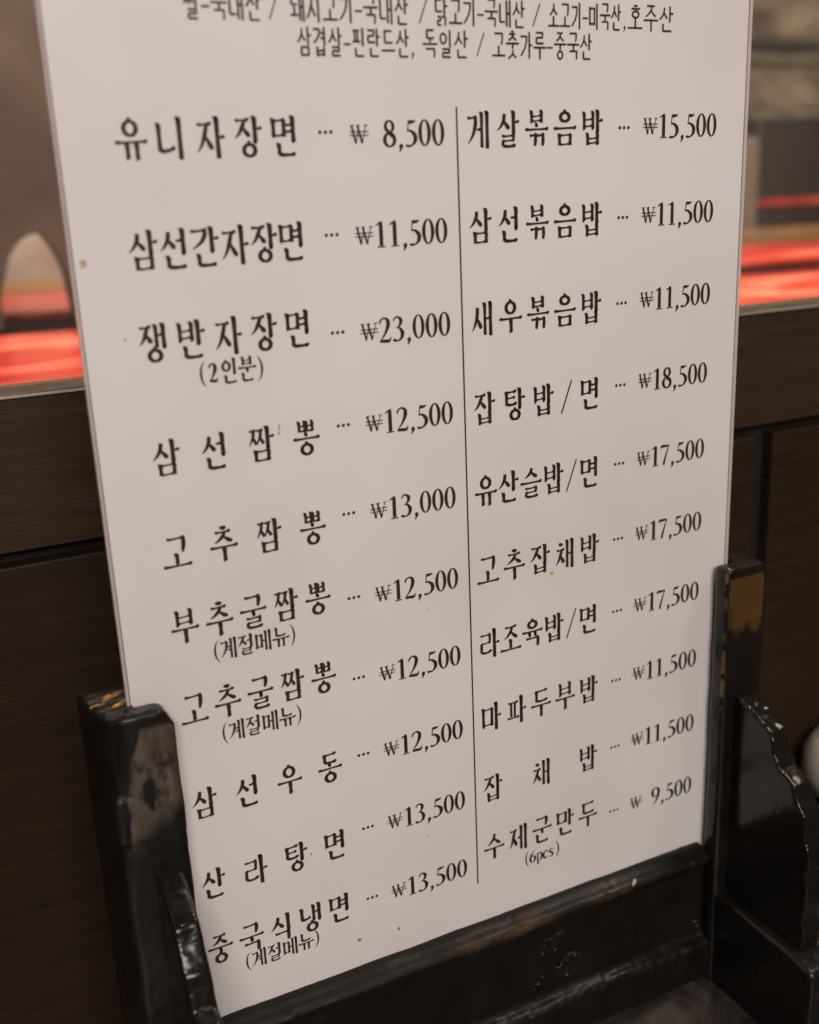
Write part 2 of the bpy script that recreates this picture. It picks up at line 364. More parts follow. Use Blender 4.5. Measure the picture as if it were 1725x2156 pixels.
# ---------------------------------------------------------------- the lacquered stand
st = empty('menu_stand', W(.5, 0, -1.745))
tag(st, 'chipped black lacquered wooden stand holding the menu card upright in its slotted posts', 'menu stand')
SL = (-.006, .014)                       # the slot that takes the card
def post(outer_f, outer_b, lip_in, inner, side):
    # cross-section: outer side face, front, lip, slot, rear part
    P = [(outer_f, -.043), (lip_in, -.043), (lip_in, SL[0]), (inner, SL[0]), (inner, SL[1]), (lip_in-.0*side, SL[1]), (lip_in, .058), (outer_b, .058)]
    return P
def postmesh(P, top, material, name, fn=None):
    return lumpy(name, bevel(prism(P, 'z', -1.744, top), .005, 2), material, st, .0009, .00035, 75, .00012, 330, fn)
def chipL(p):
    # knocked-off outer front corner at the head, dents and runs of lacquer lower down
    x, y, z = p.x/S, p.y/S, p.z/S-ZT
    d = 0
    edge = math.exp(-(((x+.036)/.016)**2+((y+.045)/.022)**2))
    if z > -1.16: d -= edge*.0030*min(1, (z+1.16)/.08)*(.45+.55*noise.noise(Vector((x*18, y*18, z*13))))
    if z > -1.03: d -= edge*.0016*min(1, (z+1.03)/.05)
    if z > -1.12 and z < -1.05: d += edge*.0012
    if z > -.962 and y > -.006: d -= .0012*max(0, noise.noise(Vector((x*60, y*50, z*10)))+.15)
    if z > -.965:                # rounded inner front corner of the lip
        c = math.exp(-(((x-.050)/.010)**2)); d -= c*.0026*min(1, (z+.965)/.02)
    return d
pl = postmesh([(-.037, -.043), (.0505, -.043), (.0505, -.009), (-.004, -.009), (-.004, .012), (.0505, .012), (.0505, .062), (-.056, .062)], -.940, LACQ_L, 'post', chipL)
pl['label'] = 'left post, rubbed grey-brown with a knocked-off front corner'
pr = postmesh([(.9635, -.043), (1.046, -.043), (1.050, .050), (.9635, .050), (.9635, .012), (1.003, .012), (1.003, -.009), (.9635, -.009)], -.936, LACQ_R, 'post')
pr['label'] = 'right post with a golden-brown rubbed patch near its top'
# worn, splintered top of the left post
def blob(name, pts, mat_, r0, parent=st, flat=.5, seed=0):
    bm = bmesh.new(); rnd = random.Random(seed)
    for (x, y, v, r) in pts:
        mt = Matrix.Translation(W(x, y, v)) @ Matrix.Rotation(rnd.uniform(-.6, .6), 4, 'Z') @ Matrix.Diagonal((r*S*rnd.uniform(1.4, 2.3), r*S*rnd.uniform(.55, .9), r*S*flat, 1))
        bmesh.ops.create_icosphere(bm, subdivisions=3, radius=1, matrix=mt)
    for q in bm.verts: q.co += Vector((noise.noise(q.co*700), noise.noise(q.co*700+Vector((9, 0, 0))), noise.noise(q.co*700+Vector((0, 9, 0)))))*.0006
    return link(name, bm_mesh(bm, name), mat_, parent, True)
def ragged(name, x, y, v, rx, ry, ang, m_, seed, th=.0022):
    """a thin torn flake lying on the post top"""
    bm = bmesh.new(); n = 26; lo = []; hi = []; rn = random.Random(seed)
    for i in range(n):
        t = 2*math.pi*i/n; q = 1+.55*noise.noise(Vector((math.cos(t)*2.2, math.sin(t)*2.2, seed*1.7)))
        a, b_ = rx*q*math.cos(t), ry*q*math.sin(t)
        X, Y = x+a*math.cos(ang)-b_*math.sin(ang), y+a*math.sin(ang)+b_*math.cos(ang)
        lo.append(bm.verts.new(W(X, Y, v-.003))); hi.append(bm.verts.new(W(X, Y, v+th*(.5+.5*rn.random()))))
    bm.faces.new(hi)
    for i in range(n): bm.faces.new((lo[i], lo[(i+1) % n], hi[(i+1) % n], hi[i]))
    bmesh.ops.triangulate(bm, faces=[f for f in bm.faces if len(f.verts) > 4])
    return link(name, bm_mesh(bm, name), m_, st)
for k, (x, y, rx, ry, a, m_) in enumerate([
        (-.014, .034, .018, .0058, .50, OCHRE), (-.034, .014, .010, .0030, .25, OCHRE), (-.010, .003, .013, .0030, .62, OCHRE), (-.020, .018, .015, .0026, .15, TOPL), (-.030, .026, .008, .0040, .9, TOPL),
        (-.036, .028, .011, .0055, .3, TOPL), (-.022, .050, .020, .0050, .15, TOPL), (-.026, -.004, .012, .0050, .2, TOPL), (-.020, -.024, .013, .0090, .1, TOPL), (-.003, .022, .008, .0040, .6, TOPL), (.004, -.027, .020, .0100, .0, TOPL), (-.006, -.014, .010, .0035, .1, TOPL)]):
    ragged('bare_wood_chip' if m_ is OCHRE else 'lacquer_flake', x, y, -.9415, rx, ry, a, m_, k+3, .0012+.0006*(k % 3))

# cloud-edged brackets that brace the posts from the front
def carve(p):
    x, y, z = p.x/S, p.y/S, p.z/S-ZT
    # how near the outer edge strip: the flat cheeks stay smooth
    best = 9.0
    for (a, b_), (c, d_) in zip(carve.prof, carve.prof[1:]):
        L2 = (c-a)**2+(d_-b_)**2; t = max(0, min(1, ((y-a)*(c-a)+(z-b_)*(d_-b_))/L2))
        best = min(best, math.hypot(y-a-t*(c-a), z-b_-t*(d_-b_)))
    e = max(0.0, 1-best/.007)
    return e*(.00035*noise.noise(Vector((x*24, y*26, z*26)))+.00024*noise.noise(Vector((x*70, y*70, z*70)))+.00009*noise.noise(Vector((x*300, y*300, z*300))))
profR = [(-.035, -1.166), (-.053, -1.168), (-.082, -1.178), (-.100, -1.188), (-.124, -1.199), (-.134, -1.212), (-.136, -1.232), (-.144, -1.243), (-.150, -1.256), (-.168, -1.261), (-.184, -1.271), (-.188, -1.284), (-.196, -1.298), (-.208, -1.312), (-.214, -1.335), (-.212, -1.350), (-.222, -1.372), (-.226, -1.400), (-.219, -1.415), (-.224, -1.432), (-.226, -1.470), (-.220, -1.500), (-.226, -1.530), (-.222, -1.556), (-.035, -1.556)]
profL = [(-.035, -1.168), (-.050, -1.170), (-.078, -1.178), (-.096, -1.186), (-.117, -1.194), (-.128, -1.203), (-.137, -1.222), (-.148, -1.238), (-.160, -1.252), (-.170, -1.275), (-.178, -1.292), (-.200, -1.300), (-.214, -1.316), (-.224, -1.345), (-.229, -1.38), (-.226, -1.42), (-.230, -1.46), (-.226, -1.556), (-.035, -1.556)]
carve.prof = profR[1:-1]
br = lumpy('bracket', bevel(prism(profR, 'x', .991, 1.0295), .0014, 2), LACQ_BUMPY, st, .0006, .00008, 60, .00002, 500, carve)
carve.prof = profL[1:-1]
bl = lumpy('bracket', bevel(prism(profL, 'x', .0005, .0355), .0014, 2), LACQ_BUMPY, st, .0006, .00008, 60, .00002, 500, carve)
# feet
for x0, x1 in ((-.030, .050), (.968, 1.052)):
    lumpy('foot', bevel(prism([(-.262, -1.744), (-.270, -1.735), (-.270, -1.575), (-.262, -1.562), (-.2, -1.5555), (.2, -1.5555), (.235, -1.6), (.235, -1.744)], 'x', x0, x1), .005, 2), LACQ_FOOT, st, .0011, .0004, 60, .00015, 300)
# the rail across the bottom: bead, sunken board, lower bead
railp = [(.050, -1.466), (-.014, -1.466), (-.0175, -1.470), (-.0185, -1.4725), (-.026, -1.4735), (-.034, -1.478), (-.037, -1.485), (-.034, -1.493), (-.026, -1.498), (-.0215, -1.500),
         (-.021, -1.640), (-.026, -1.645), (-.036, -1.648), (-.043, -1.655), (-.045, -1.665), (-.045, -1.722), (-.040, -1.728), (.050, -1.728)]
RELIEF = []
for k in range(10):                      # a curl and drips of thick lacquer on the sunken board
    t = .4+k*.5; RELIEF.append((.655+.014*math.cos(t), -1.545+.016*math.sin(t), .0055, .0006))
for q in ((.620, -1.535, .006, .0006), (.617, -1.547, .005, .0006), (.622, -1.560, .005, .0005), (.668, -1.590, .007, .0007), (.655, -1.600, .006, .0005), (.685, -1.585, .006, .0006), (.600, -1.615, .007, .0006), (.607, -1.602, .005, .0006), (.66, -1.615, .006, .0005), (.40, -1.60, .009, .0004), (.46, -1.62, .010, .0005), (.53, -1.605, .008, .0005), (.80, -1.58, .008, .0004), (.25, -1.60, .010, .0004)): RELIEF.append(q)
def railfn(p):
    x, y, z = p.x/S, p.y/S, p.z/S-ZT
    if z < -1.642: return .0006*max(0, min(1, (z+1.72)/.03))*noise.noise(Vector((x*26, y*30, z*40)))+.0003*noise.noise(Vector((x*90, y*60, z*90)))
    d = 0
    if -1.64 < z < -1.50:
        for cx, cz, r, a in RELIEF: d += a*math.exp(-(((x-cx)**2+(z-cz)**2)/r**2))
    return d+.0004*max(0, noise.noise(Vector((x*9, y*20, z*26)))-.25)+.0009*max(0, noise.noise(Vector((x*32+4, 0, z*30)))-.42)
lumpy('rail', bevel(prism(railp, 'x', .0505, .9630), .0012, 1), LACQ, st, .0009, .00025, 70, .0001, 380, railfn)
drips = [(.655+.015*math.cos(.3+k*.2), -1.545+.019*math.sin(.3+k*.2), .0034) for k in range(22)]
for (xa, za, xb, zb, r0) in ((.622, -1.530, .617, -1.562, .0032), (.622, -1.528, .636, -1.536, .0026), (.672, -1.578, .650, -1.596, .0036), (.684, -1.582, .690, -1.590, .0036), (.612, -1.600, .600, -1.624, .0032), (.668, -1.600, .660, -1.622, .0028), (.940, -1.615, .950, -1.630, .0034), (.300, -1.585, .310, -1.600, .0026)):
    for k in range(8): drips.append((xa+(xb-xa)*k/7, za+(zb-za)*k/7, r0*(.8+.4*math.sin(k*1.3+xa*40)**2)))
o = blob('lacquer_drip', [(a_, -.0208, b_, r_0) for a_, b_, r_0 in drips], LACQ_BUMPY, .01, seed=31, flat=1.0); o['kind'] = 'stuff'
blob('pale_speck', [(.7953, -.030, -1.4765, .0045)], stain_mat('pale_crumb', (.40, .34, .22)), .01, seed=2, flat=.8)
blob('pale_speck', [(-.0415, .004, -1.055, .0022)], stain_mat('pale_dust', (.45, .42, .38)), .01, seed=21, flat=.9)

# ---------------------------------------------------------------- the menu card
card = empty('menu_card', W(.5, 0, -1.48))
tag(card, 'tall white laminated menu card printed with two columns of Korean dishes and won prices', 'menu card')
def sheet(name, x0, x1, y0, y1, v0, v1, m_, bev=.0012):
    return link(name, bm_mesh(bevel(box(x0, x1, y0, y1, v0, v1), bev, 2), name), m_, card)
sheet('paper', .0052, .9925, -.0004, .0016, -1.480, .160, PAPER, .0004)
sheet('laminate_film', -.0002, .0036, -.0030, .0040, -1.480, .165, FILM, .0010)
sheet('laminate_film', .9942, 1.0000, -.0012, .0030, -1.480, .165, FILM, .0010)
sheet('backing_sheet', .0037, .9940, .0018, .0050, -1.480, .158, mat('mauve_grey_backing', (.16, .125, .12), .5)[0], .0004)

# ------------------------------------------------ lettering: brush strokes composed from Korean letter parts
class Ink:
    def __init__(s): s.v = []; s.f = []; s.k = 0
    def quadstrip(s, L, R, closed=False):
        lay = -.0004-.00020-.00003*(s.k % 14); s.k += 1        # every stroke a hair above the last
        b0 = len(s.v)
        for a, c in zip(L, R):
            s.v.append(W(a[0], lay, a[1])); s.v.append(W(c[0], lay, c[1]))
        n = len(L)
        for i in range(n-1 if not closed else n):
            j = (i+1) % n
            s.f.append((b0+2*i, b0+2*i+1, b0+2*j+1, b0+2*j))
    def build(s, name, parent, label=None):
        me = bpy.data.meshes.new(name); me.from_pydata([tuple(q) for q in s.v], [], s.f); me.update()
        o = link(name, me, INK, parent)
        if label: o['label'] = label
        return o
def catmull(P, n=6, closed=False):
    if len(P) < 3 and not closed:
        return P
    out = []; m_ = len(P); rng = m_ if closed else m_-1
    for i in range(rng):
        g = (lambda k: P[k % m_]) if closed else (lambda k: P[max(0, min(m_-1, k))])
        p0, p1, p2, p3 = g(i-1), g(i), g(i+1), g(i+2)
        for j in range(n):
            t = j/n
            out.append(tuple(.5*((2*b_)+(-a_+c_)*t+(2*a_-5*b_+4*c_-d__)*t*t+(-a_+3*b_-3*c_+d__)*t**3) for a_, b_, c_, d__ in zip(p0, p1, p2, p3)))
    if not closed: out.append(P[-1])
    return out
class Pen:
    """maps a unit box onto the card; stroke widths are in em (the box height)"""
    def __init__(s, ink, x, v, w, h, wt=1.0, sans=False):
        s.ink, s.x, s.y, s.w, s.h, s.wt, s.sans = ink, x, v, w, h, wt, sans
    def P(s, x, y): return (s.x+(x-.5)*s.w, s.y+(y-.5)*s.h)
    def ribbon(s, pts, closed=False, smooth=True):
        q = catmull(pts, 6, closed) if smooth else pts
        C = [s.P(a[0], a[1]) for a in q]; n = len(C); L = []; R = []
        for i in range(n):
            a = C[(i-1) % n] if (closed or i > 0) else C[i]; c = C[(i+1) % n] if (closed or i < n-1) else C[i]
            dx, dy = c[0]-a[0], c[1]-a[1]; l = math.hypot(dx, dy) or 1e-9
            hw = q[i][2]*s.h*s.wt/2
            nx, ny = -dy/l*hw, dx/l*hw
            L.append((C[i][0]+nx, C[i][1]+ny)); R.append((C[i][0]-nx, C[i][1]-ny))
        s.ink.quadstrip(L, R, closed)
    # --- strokes
    def stem(s, x, y1, y0, k=1.0):
        if s.sans: return s.ribbon([(x, y1, .075), (x, y0, .075)], smooth=False)
        s.ribbon([(x-.125*k, y1+.022, .010), (x-.075*k, y1+.002, .050*k), (x-.025, y1-.030, .098*k), (x, y1-.085, .096*k), (x, (y0+y1)/2, .080*k), (x+.004, y0+.03, .090*k), (x+.010, y0, .070*k)])
    def bar(s, x0, x1, y, k=1.0):
        if s.sans: return s.ribbon([(x0, y, .068), (x1, y, .068)], smooth=False)
        d = x1-x0
        s.ribbon([(x0-.01, y+.024, .014), (x0+.035, y+.004, .070*k), (x0+.14*d+.03, y-.008, .052*k), (x0+.55*d, y, .040*k), (x1-.11, y+.008, .052*k), (x1-.035, y+.012, .086*k), (x1+.015, y-.012, .045*k)])
    def ring(s, cx, cy, rx, ry, tick=True):
        n = 16; P = []
        for i in range(n):
            t = 2*math.pi*i/n
            wd = .070 if s.sans else .052+.030*abs(math.cos(t))
            P.append((cx+rx*math.cos(t), cy+ry*math.sin(t), wd))
        s.ribbon(P, True)
        if tick and not s.sans: s.ribbon([(cx-.075, cy+ry+.085, .015), (cx-.02, cy+ry+.055, .075), (cx+.01, cy+ry, .06)])
    def diag(s, pts): s.ribbon(pts if not s.sans else [(a, b_, .068) for a, b_, _ in pts])
    # --- consonants in rect
    def cons(s, c, x0, y0, x1, y1, pos='L'):
        w, h = x1-x0, y1-y0; X = lambda t: x0+w*t; Y = lambda t: y0+h*t
        if c == 'ㄱ':
            s.bar(X(0), X(.96), Y(.96))
            if pos == 'V': s.diag([(X(.88), Y(.97), .075), (X(.86), Y(.68), .085), (X(.60), Y(.30), .065), (X(.04), Y(-.08), .020)])
            elif pos == 'H': s.diag([(X(.93), Y(.98), .080), (X(.92), Y(.5), .085), (X(.84), Y(0), .050)])
            else: s.diag([(X(.93), Y(.98), .080), (X(.93), Y(.5), .085), (X(.90), Y(-.02), .070)])
        elif c == 'ㄲ':
            s.bar(X(0), X(.46), Y(.96)); s.diag([(X(.40), Y(.97), .07), (X(.40), Y(.5), .078), (X(.36), Y(0), .06)])
            s.bar(X(.50), X(.98), Y(.96)); s.diag([(X(.93), Y(.97), .07), (X(.93), Y(.5), .078), (X(.90), Y(0), .06)])
        elif c == 'ㄴ':
            s.stem(X(.10), Y(1), Y(.06), .92)
            if s.sans: s.bar(X(.06), X(1), Y(.04))
            else: s.diag([(X(.10), Y(.10), .075), (X(.3), Y(.03), .070), (X(.7), Y(.07 if pos == 'V' else .03), .055), (X(.92), Y(.14 if pos == 'V' else .08), .078), (X(1.0), Y(.16 if pos == 'V' else .04), .03)])
        elif c == 'ㄷ':
            s.bar(X(.08), X(.95), Y(.94)); s.stem(X(.14), Y(.95), Y(.08), .85)
            if s.sans: s.bar(X(.10), X(1), Y(.04))
            else: s.diag([(X(.14), Y(.12), .07), (X(.35), Y(.04), .065), (X(.7), Y(.05), .055), (X(.94), Y(.10), .08), (X(1.02), Y(.06), .03)])
        elif c == 'ㅌ':
            s.cons('ㄷ', x0, y0, x1, y1, pos); s.bar(X(.14), X(.86), Y(.52), .85)
        elif c == 'ㄹ':
            s.bar(X(.06), X(.92), Y(.96), .9); s.diag([(X(.88), Y(.96), .068), (X(.86), Y(.56), .06)])
            s.bar(X(.10), X(.90), Y(.54), .8); s.diag([(X(.12), Y(.54), .068), (X(.11), Y(.08), .07)])
            if s.sans: s.bar(X(.08), X(1), Y(.05))
            else: s.diag([(X(.11), Y(.10), .065), (X(.35), Y(.03), .06), (X(.7), Y(.04), .052), (X(.93), Y(.10), .078), (X(1.02), Y(.06), .03)])
        elif c == 'ㅁ':
            s.stem(X(.10), Y(1.0), Y(.0), .88); s.bar(X(.10), X(.92), Y(.92), .85); s.diag([(X(.90), Y(.97), .082), (X(.88), Y(.5), .074), (X(.88), Y(.0), .080)]); s.bar(X(.12), X(.86), Y(.08), .8)
        elif c == 'ㅂ':
            s.stem(X(.12), Y(1.02), Y(-.06), .85); s.stem(X(.88), Y(1.06), Y(-.04), .85); s.bar(X(.12), X(.86), Y(.56), .72); s.bar(X(.12), X(.86), Y(.14), .75)
        elif c == 'ㅃ':
            for a, b_ in ((.05, .44), (.56, .95)):
                s.stem(X(a), Y(1.0), Y(.02), .72); s.stem(X(b_), Y(1.02), Y(.0), .72); s.bar(X(a), X(b_-.02), Y(.54), .62); s.bar(X(a), X(b_-.02), Y(.08), .66)
        elif c in 'ㅅㅈㅊㅉㅆ':
            if c in 'ㅉㅆ':
                for a in (0, .50):
                    xa, xb = X(a), X(a+.50)
                    ww = xb-xa; XX = lambda t: xa+ww*t
                    if c == 'ㅉ': s.bar(XX(.08), XX(.92), Y(.94), .75)
                    s.diag([(XX(.66), Y(.95 if c == 'ㅉ' else 1.0), .062), (XX(.55), Y(.55), .062), (XX(.02), Y(.02), .02)])
                    s.diag([(XX(.54), Y(.55), .03), (XX(.75), Y(.30), .062), (XX(.98), Y(.06), .07)])
                return
            yt = 1.0
            if c == 'ㅊ':
                yt = .76
                if s.sans: s.bar(X(.32), X(.70), Y(1.02))
                else: s.diag([(X(.34), Y(1.10), .02), (X(.42), Y(1.04), .075), (X(.62), Y(.98), .085), (X(.68), Y(.93), .03)])
            if c != 'ㅅ': s.bar(X(.06), X(.90), Y(yt-.04), .9)
            hh = yt-.02
            if pos == 'H':
                s.diag([(X(.55 if c == 'ㅅ' else .62), Y(yt), .070 if c == 'ㅅ' else .06), (X(.48), Y(hh*.58), .078), (X(.24), Y(hh*.22), .055), (X(-.02), Y(.0), .016)])
                s.diag([(X(.50), Y(hh*.60), .020), (X(.66), Y(hh*.36), .065), (X(.86), Y(hh*.14), .085), (X(1.02), Y(.04), .050)])
            else:
                s.diag([(X(.55 if c == 'ㅅ' else .66), Y(yt), .075 if c == 'ㅅ' else .062), (X(.50), Y(hh*.62), .080), (X(.26), Y(hh*.22), .055), (X(-.04), Y(-.04), .014)])
                s.diag([(X(.50), Y(hh*.60), .020), (X(.66), Y(hh*.38), .068), (X(.84), Y(hh*.16), .088), (X(.96), Y(hh*.07), .050)])
        elif c == 'ㅇ':
            s.ring(X(.5), Y(.45), min(w*.40, .205), h*.39)
        elif c == 'ㅍ':
            s.bar(X(.06), X(.94), Y(.92), .85)
            s.diag([(X(.32), Y(.90), .06), (X(.34), Y(.14), .062)]); s.diag([(X(.68), Y(.90), .06), (X(.66), Y(.14), .062)])
            s.bar(X(.0), X(1.02), Y(.08), .9)
        elif c == 'ㅎ':
            if s.sans: s.bar(X(.32), X(.70), Y(1.06))
            else: s.diag([(X(.38), Y(1.12), .02), (X(.50), Y(1.05), .08), (X(.58), Y(.96), .04)])
            s.bar(X(.04), X(.96), Y(.80), .85); s.ring(X(.5), Y(.30), w*.34, h*.28, False)
        elif c == 'ㄺ':
            s.cons('ㄹ', x0, y0, x0+w*.48, y1, 'F'); s.cons('ㄱ', x0+w*.56, y0, x1, y1, 'F')
    def vowel_v(s, v_, y1, y0, ym):
        """upright vowels; returns the right limit left free for the consonant"""
        t = lambda xa, xb, y: s.bar(xa, xb, y, .8)
        if v_ == 'ㅣ': s.stem(.80, y1, y0)
        elif v_ == 'ㅏ': s.stem(.76, y1, y0); t(.77, 1.0, ym)
        elif v_ == 'ㅑ': s.stem(.74, y1, y0); t(.75, .98, ym+.1); t(.75, .98, ym-.1)
        elif v_ == 'ㅓ': s.stem(.82, y1, y0); t(.58, .80, ym)
        elif v_ == 'ㅕ': s.stem(.82, y1, y0); t(.56, .80, ym+.085); t(.56, .80, ym-.085)
        elif v_ == 'ㅐ': s.stem(.62, y1-.02, y0+.03, .85); s.stem(.88, y1, y0, .95); t(.63, .86, ym)
        elif v_ == 'ㅔ': s.stem(.66, y1-.02, y0+.03, .85); s.stem(.90, y1, y0, .95); t(.46, .64, ym)
        elif v_ == 'ㅖ': s.stem(.66, y1-.02, y0+.03, .85); s.stem(.90, y1, y0, .95); t(.45, .64, ym+.08); t(.45, .64, ym-.08)
        return {'ㅣ': .62, 'ㅏ': .60, 'ㅑ': .58, 'ㅓ': .56, 'ㅕ': .54, 'ㅐ': .48, 'ㅔ': .44, 'ㅖ': .44}[v_]
def syllable(pen, ch):
    CH = 'ㄱㄲㄴㄷㄸㄹㅁㅂㅃㅅㅆㅇㅈㅉㅊㅋㅌㅍㅎ'; VO = 'ㅏㅐㅑㅒㅓㅔㅕㅖㅗㅘㅙㅚㅛㅜㅝㅞㅟㅠㅡㅢㅣ'
    FI = ['', 'ㄱ', 'ㄲ', 'ㄳ', 'ㄴ', 'ㄵ', 'ㄶ', 'ㄷ', 'ㄹ', 'ㄺ', 'ㄻ', 'ㄼ', 'ㄽ', 'ㄾ', 'ㄿ', 'ㅀ', 'ㅁ', 'ㅂ', 'ㅄ', 'ㅅ', 'ㅆ', 'ㅇ', 'ㅈ', 'ㅊ', 'ㅋ', 'ㅌ', 'ㅍ', 'ㅎ']
    n = ord(ch)-0xAC00; L = CH[n//588]; V_ = VO[n % 588//28]; F = FI[n % 28]
    if V_ in 'ㅏㅑㅓㅕㅐㅔㅖㅣ':
        if F:
            r = pen.vowel_v(V_, 1.0, .36, .70); pen.cons(L, .04, .48, r, .94, 'V')
            if F in 'ㅇ': pen.cons(F, .20, -.02, .86, .36, 'F')
            elif F in 'ㄴ': pen.cons(F, .20, .0, .88, .30, 'F')
            else: pen.cons(F, .20, .0, .84, .32, 'F')
        else:
            r = pen.vowel_v(V_, 1.0, -.01, .50); pen.cons(L, .04, .16, r, .86, 'V')
            if L == 'ㅇ': pass
    elif V_ == 'ㅙ':
        pen.cons(L, .08, .56, .50, .92, 'H'); pen.stem(.30, .50, .26, .8); pen.bar(.02, .58, .22, .8)
        pen.stem(.68, .98, .03, .85); pen.stem(.90, 1.0, .0, .9); pen.bar(.69, .88, .5, .8)
    else:
        if F:
            pen.cons(L, .20, .68, .80, 1.0, 'H')
            if V_ == 'ㅗ': pen.stem(.50, .66, .54, .7); pen.bar(-.02, 1.02, .48)
            elif V_ == 'ㅛ': pen.stem(.36, .66, .54, .7); pen.stem(.64, .66, .54, .7); pen.bar(-.02, 1.02, .48)
            elif V_ == 'ㅡ': pen.bar(-.02, 1.02, .50)
            elif V_ == 'ㅜ': pen.bar(-.02, 1.02, .56); pen.stem(.52, .55, .36, .8)
            elif V_ == 'ㅠ': pen.bar(-.02, 1.02, .56); pen.stem(.36, .55, .36, .8); pen.stem(.66, .55, .36, .8)
            if F == 'ㅇ': pen.cons(F, .20, -.02, .80, .36, 'F')
            else: pen.cons(F, .18, .0, .84, .32, 'F')
        else:
            if V_ == 'ㅗ': pen.cons(L, .18, .50, .84, .94, 'H'); pen.stem(.50, .46, .14, .9); pen.bar(-.02, 1.02, .10)
            elif V_ == 'ㅜ': pen.cons(L, .16, .56, .84, 1.0, 'H'); pen.bar(-.02, 1.02, .42); pen.stem(.52, .40, -.02, .95)
            elif V_ == 'ㅠ': pen.cons(L, .18, .56, .82, 1.0, 'H'); pen.bar(-.02, 1.02, .42); pen.stem(.36, .40, .0, .9); pen.stem(.68, .40, -.02, .9)
            elif V_ == 'ㅡ': pen.cons(L, .16, .48, .84, .94, 'H'); pen.bar(-.02, 1.02, .22)
def oval(pen, cx, cy, rx, ry, th, tk, tilt=0):
    n = 20; P = []
    for i in range(n):
        t = 2*math.pi*i/n
        P.append((cx+rx*math.cos(t)+tilt*math.sin(t), cy+ry*math.sin(t), th+(tk-th)*abs(math.cos(t))**1.3))
    pen.ribbon(P, True)
def digit(pen, c):
    """serif old-face figures in the unit box"""
    T, t = .135, .038
    R = pen.ribbon
    if c == '0': oval(pen, .5, .49, .325, .455, t, T*.93)
    elif c == '1':
        R([(.54, .96, .03), (.56, .90, .12), (.56, .5, T), (.56, .06, T)]); R([(.20, .82, .02), (.38, .88, .06), (.56, .95, .035)]); R([(.28, .025, .04), (.84, .025, .04)], smooth=False)
    elif c == '2':
        R([(.14, .74, .05), (.22, .87, .07), (.46, .955, .055), (.72, .86, .12), (.74, .66, .14), (.56, .40, .09), (.30, .18, .05), (.12, .04, .04)])
        R([(.12, .05, .07), (.45, .055, .11), (.78, .05, .10), (.92, .20, .02)])
    elif c == '3':
        R([(.16, .80, .04), (.28, .91, .06), (.48, .95, .06), (.70, .84, .12), (.68, .68, .11), (.50, .56, .04), (.34, .53, .03)])
        R([(.40, .54, .03), (.62, .50, .08), (.80, .32, .14), (.72, .12, .10), (.46, .02, .05), (.20, .05, .10), (.12, .09, .07)])
    elif c == '5':
        R([(.34, .90, .05), (.30, .70, .04), (.26, .54, .045)]); R([(.32, .885, .11), (.60, .885, .10), (.84, .925, .04)])
        R([(.26, .56, .05), (.50, .56, .08), (.78, .40, .14), (.78, .20, .13), (.56, .05, .06), (.26, .02, .08), (.12, .06, .08)])
    elif c == '6':
        oval(pen, .5, .29, .34, .265, t, T); R([(.80, .97, .02), (.52, .84, .06), (.26, .60, .11), (.17, .32, .11)])
    elif c == '7':
        R([(.12, .78, .02), (.18, .89, .10), (.50, .895, .10), (.90, .90, .06)]); R([(.88, .91, .04), (.70, .62, .06), (.50, .25, .09), (.40, .0, .10)])
    elif c == '8':
        oval(pen, .5, .73, .26, .205, .05, .11); oval(pen, .5, .26, .34, .24, .05, .125); R([(.28, .66, .08), (.5, .50, .12), (.72, .36, .09)])
    elif c == '9':
        oval(pen, .5, .69, .34, .255, t, T); R([(.83, .66, .11), (.74, .38, .11), (.48, .12, .06), (.20, .0, .02)])
    elif c == ',': R([(.46, .10, .02), (.50, .06, .14), (.54, -.02, .11), (.40, -.20, .02)])
    elif c == '(': R([(.72, 1.12, .02), (.42, .86, .06), (.30, .45, .085), (.42, .04, .06), (.72, -.22, .02)])
    elif c == ')': R([(.28, 1.12, .02), (.58, .86, .06), (.70, .45, .085), (.58, .04, .06), (.28, -.22, .02)])
    elif c == '/': R([(.10, -.02, .045), (.90, 1.02, .045)], smooth=False)
    elif c == '-': R([(.12, .40, .075), (.90, .40, .075)], smooth=False)
    elif c == 'p':
        R([(.26, .62, .09), (.26, -.24, .10)], smooth=False); R([(.08, .60, .03), (.26, .64, .05)], smooth=False); R([(.08, -.25, .03), (.46, -.25, .03)], smooth=False)
        R([(.26, .52, .04), (.50, .64, .06), (.82, .48, .11), (.80, .16, .11), (.52, .01, .05), (.28, .06, .03)])
    elif c == 'c': R([(.82, .52, .09), (.60, .63, .05), (.28, .50, .10), (.20, .28, .12), (.34, .06, .09), (.60, .02, .05), (.86, .12, .02)])
    elif c == 's': R([(.76, .52, .03), (.52, .63, .05), (.26, .52, .09), (.38, .37, .10), (.70, .24, .11), (.66, .06, .08), (.42, .0, .05), (.20, .09, .03)])
def won(ink, x, v, h=.0220, w=.0235):
    p = Pen(ink, x-.0012, v, w, h, 1.3)
    R = lambda a: p.ribbon(a, smooth=False)
    R([(.08, .98, .10), (.30, .02, .10)]); R([(.30, .02, .045), (.50, .96, .045)]); R([(.42, .98, .10), (.66, .02, .10)]); R([(.66, .02, .045), (.90, .98, .045)])
    R([(-.02, .99, .04), (.22, .99, .04)]); R([(.34, .99, .04), (.56, .99, .04)]); R([(.78, .99, .04), (1.02, .99, .04)])
    R([(-.05, .65, .045), (1.04, .65, .045)]); R([(-.05, .45, .045), (1.04, .45, .045)])
DA = .0195; CA = .0108; DH = .0335
def price(ink, txt, uright, v):
    """right-aligned figures; uright is the centre of the last figure"""
    x = uright
    prev = None
    for c in reversed(txt):
        if prev is not None: x -= (DA/2 if prev != ',' else CA/2)+(DA/2 if c != ',' else CA/2)
        digit(Pen(ink, x, v, .0200, DH, 1.2), c)
        prev = c
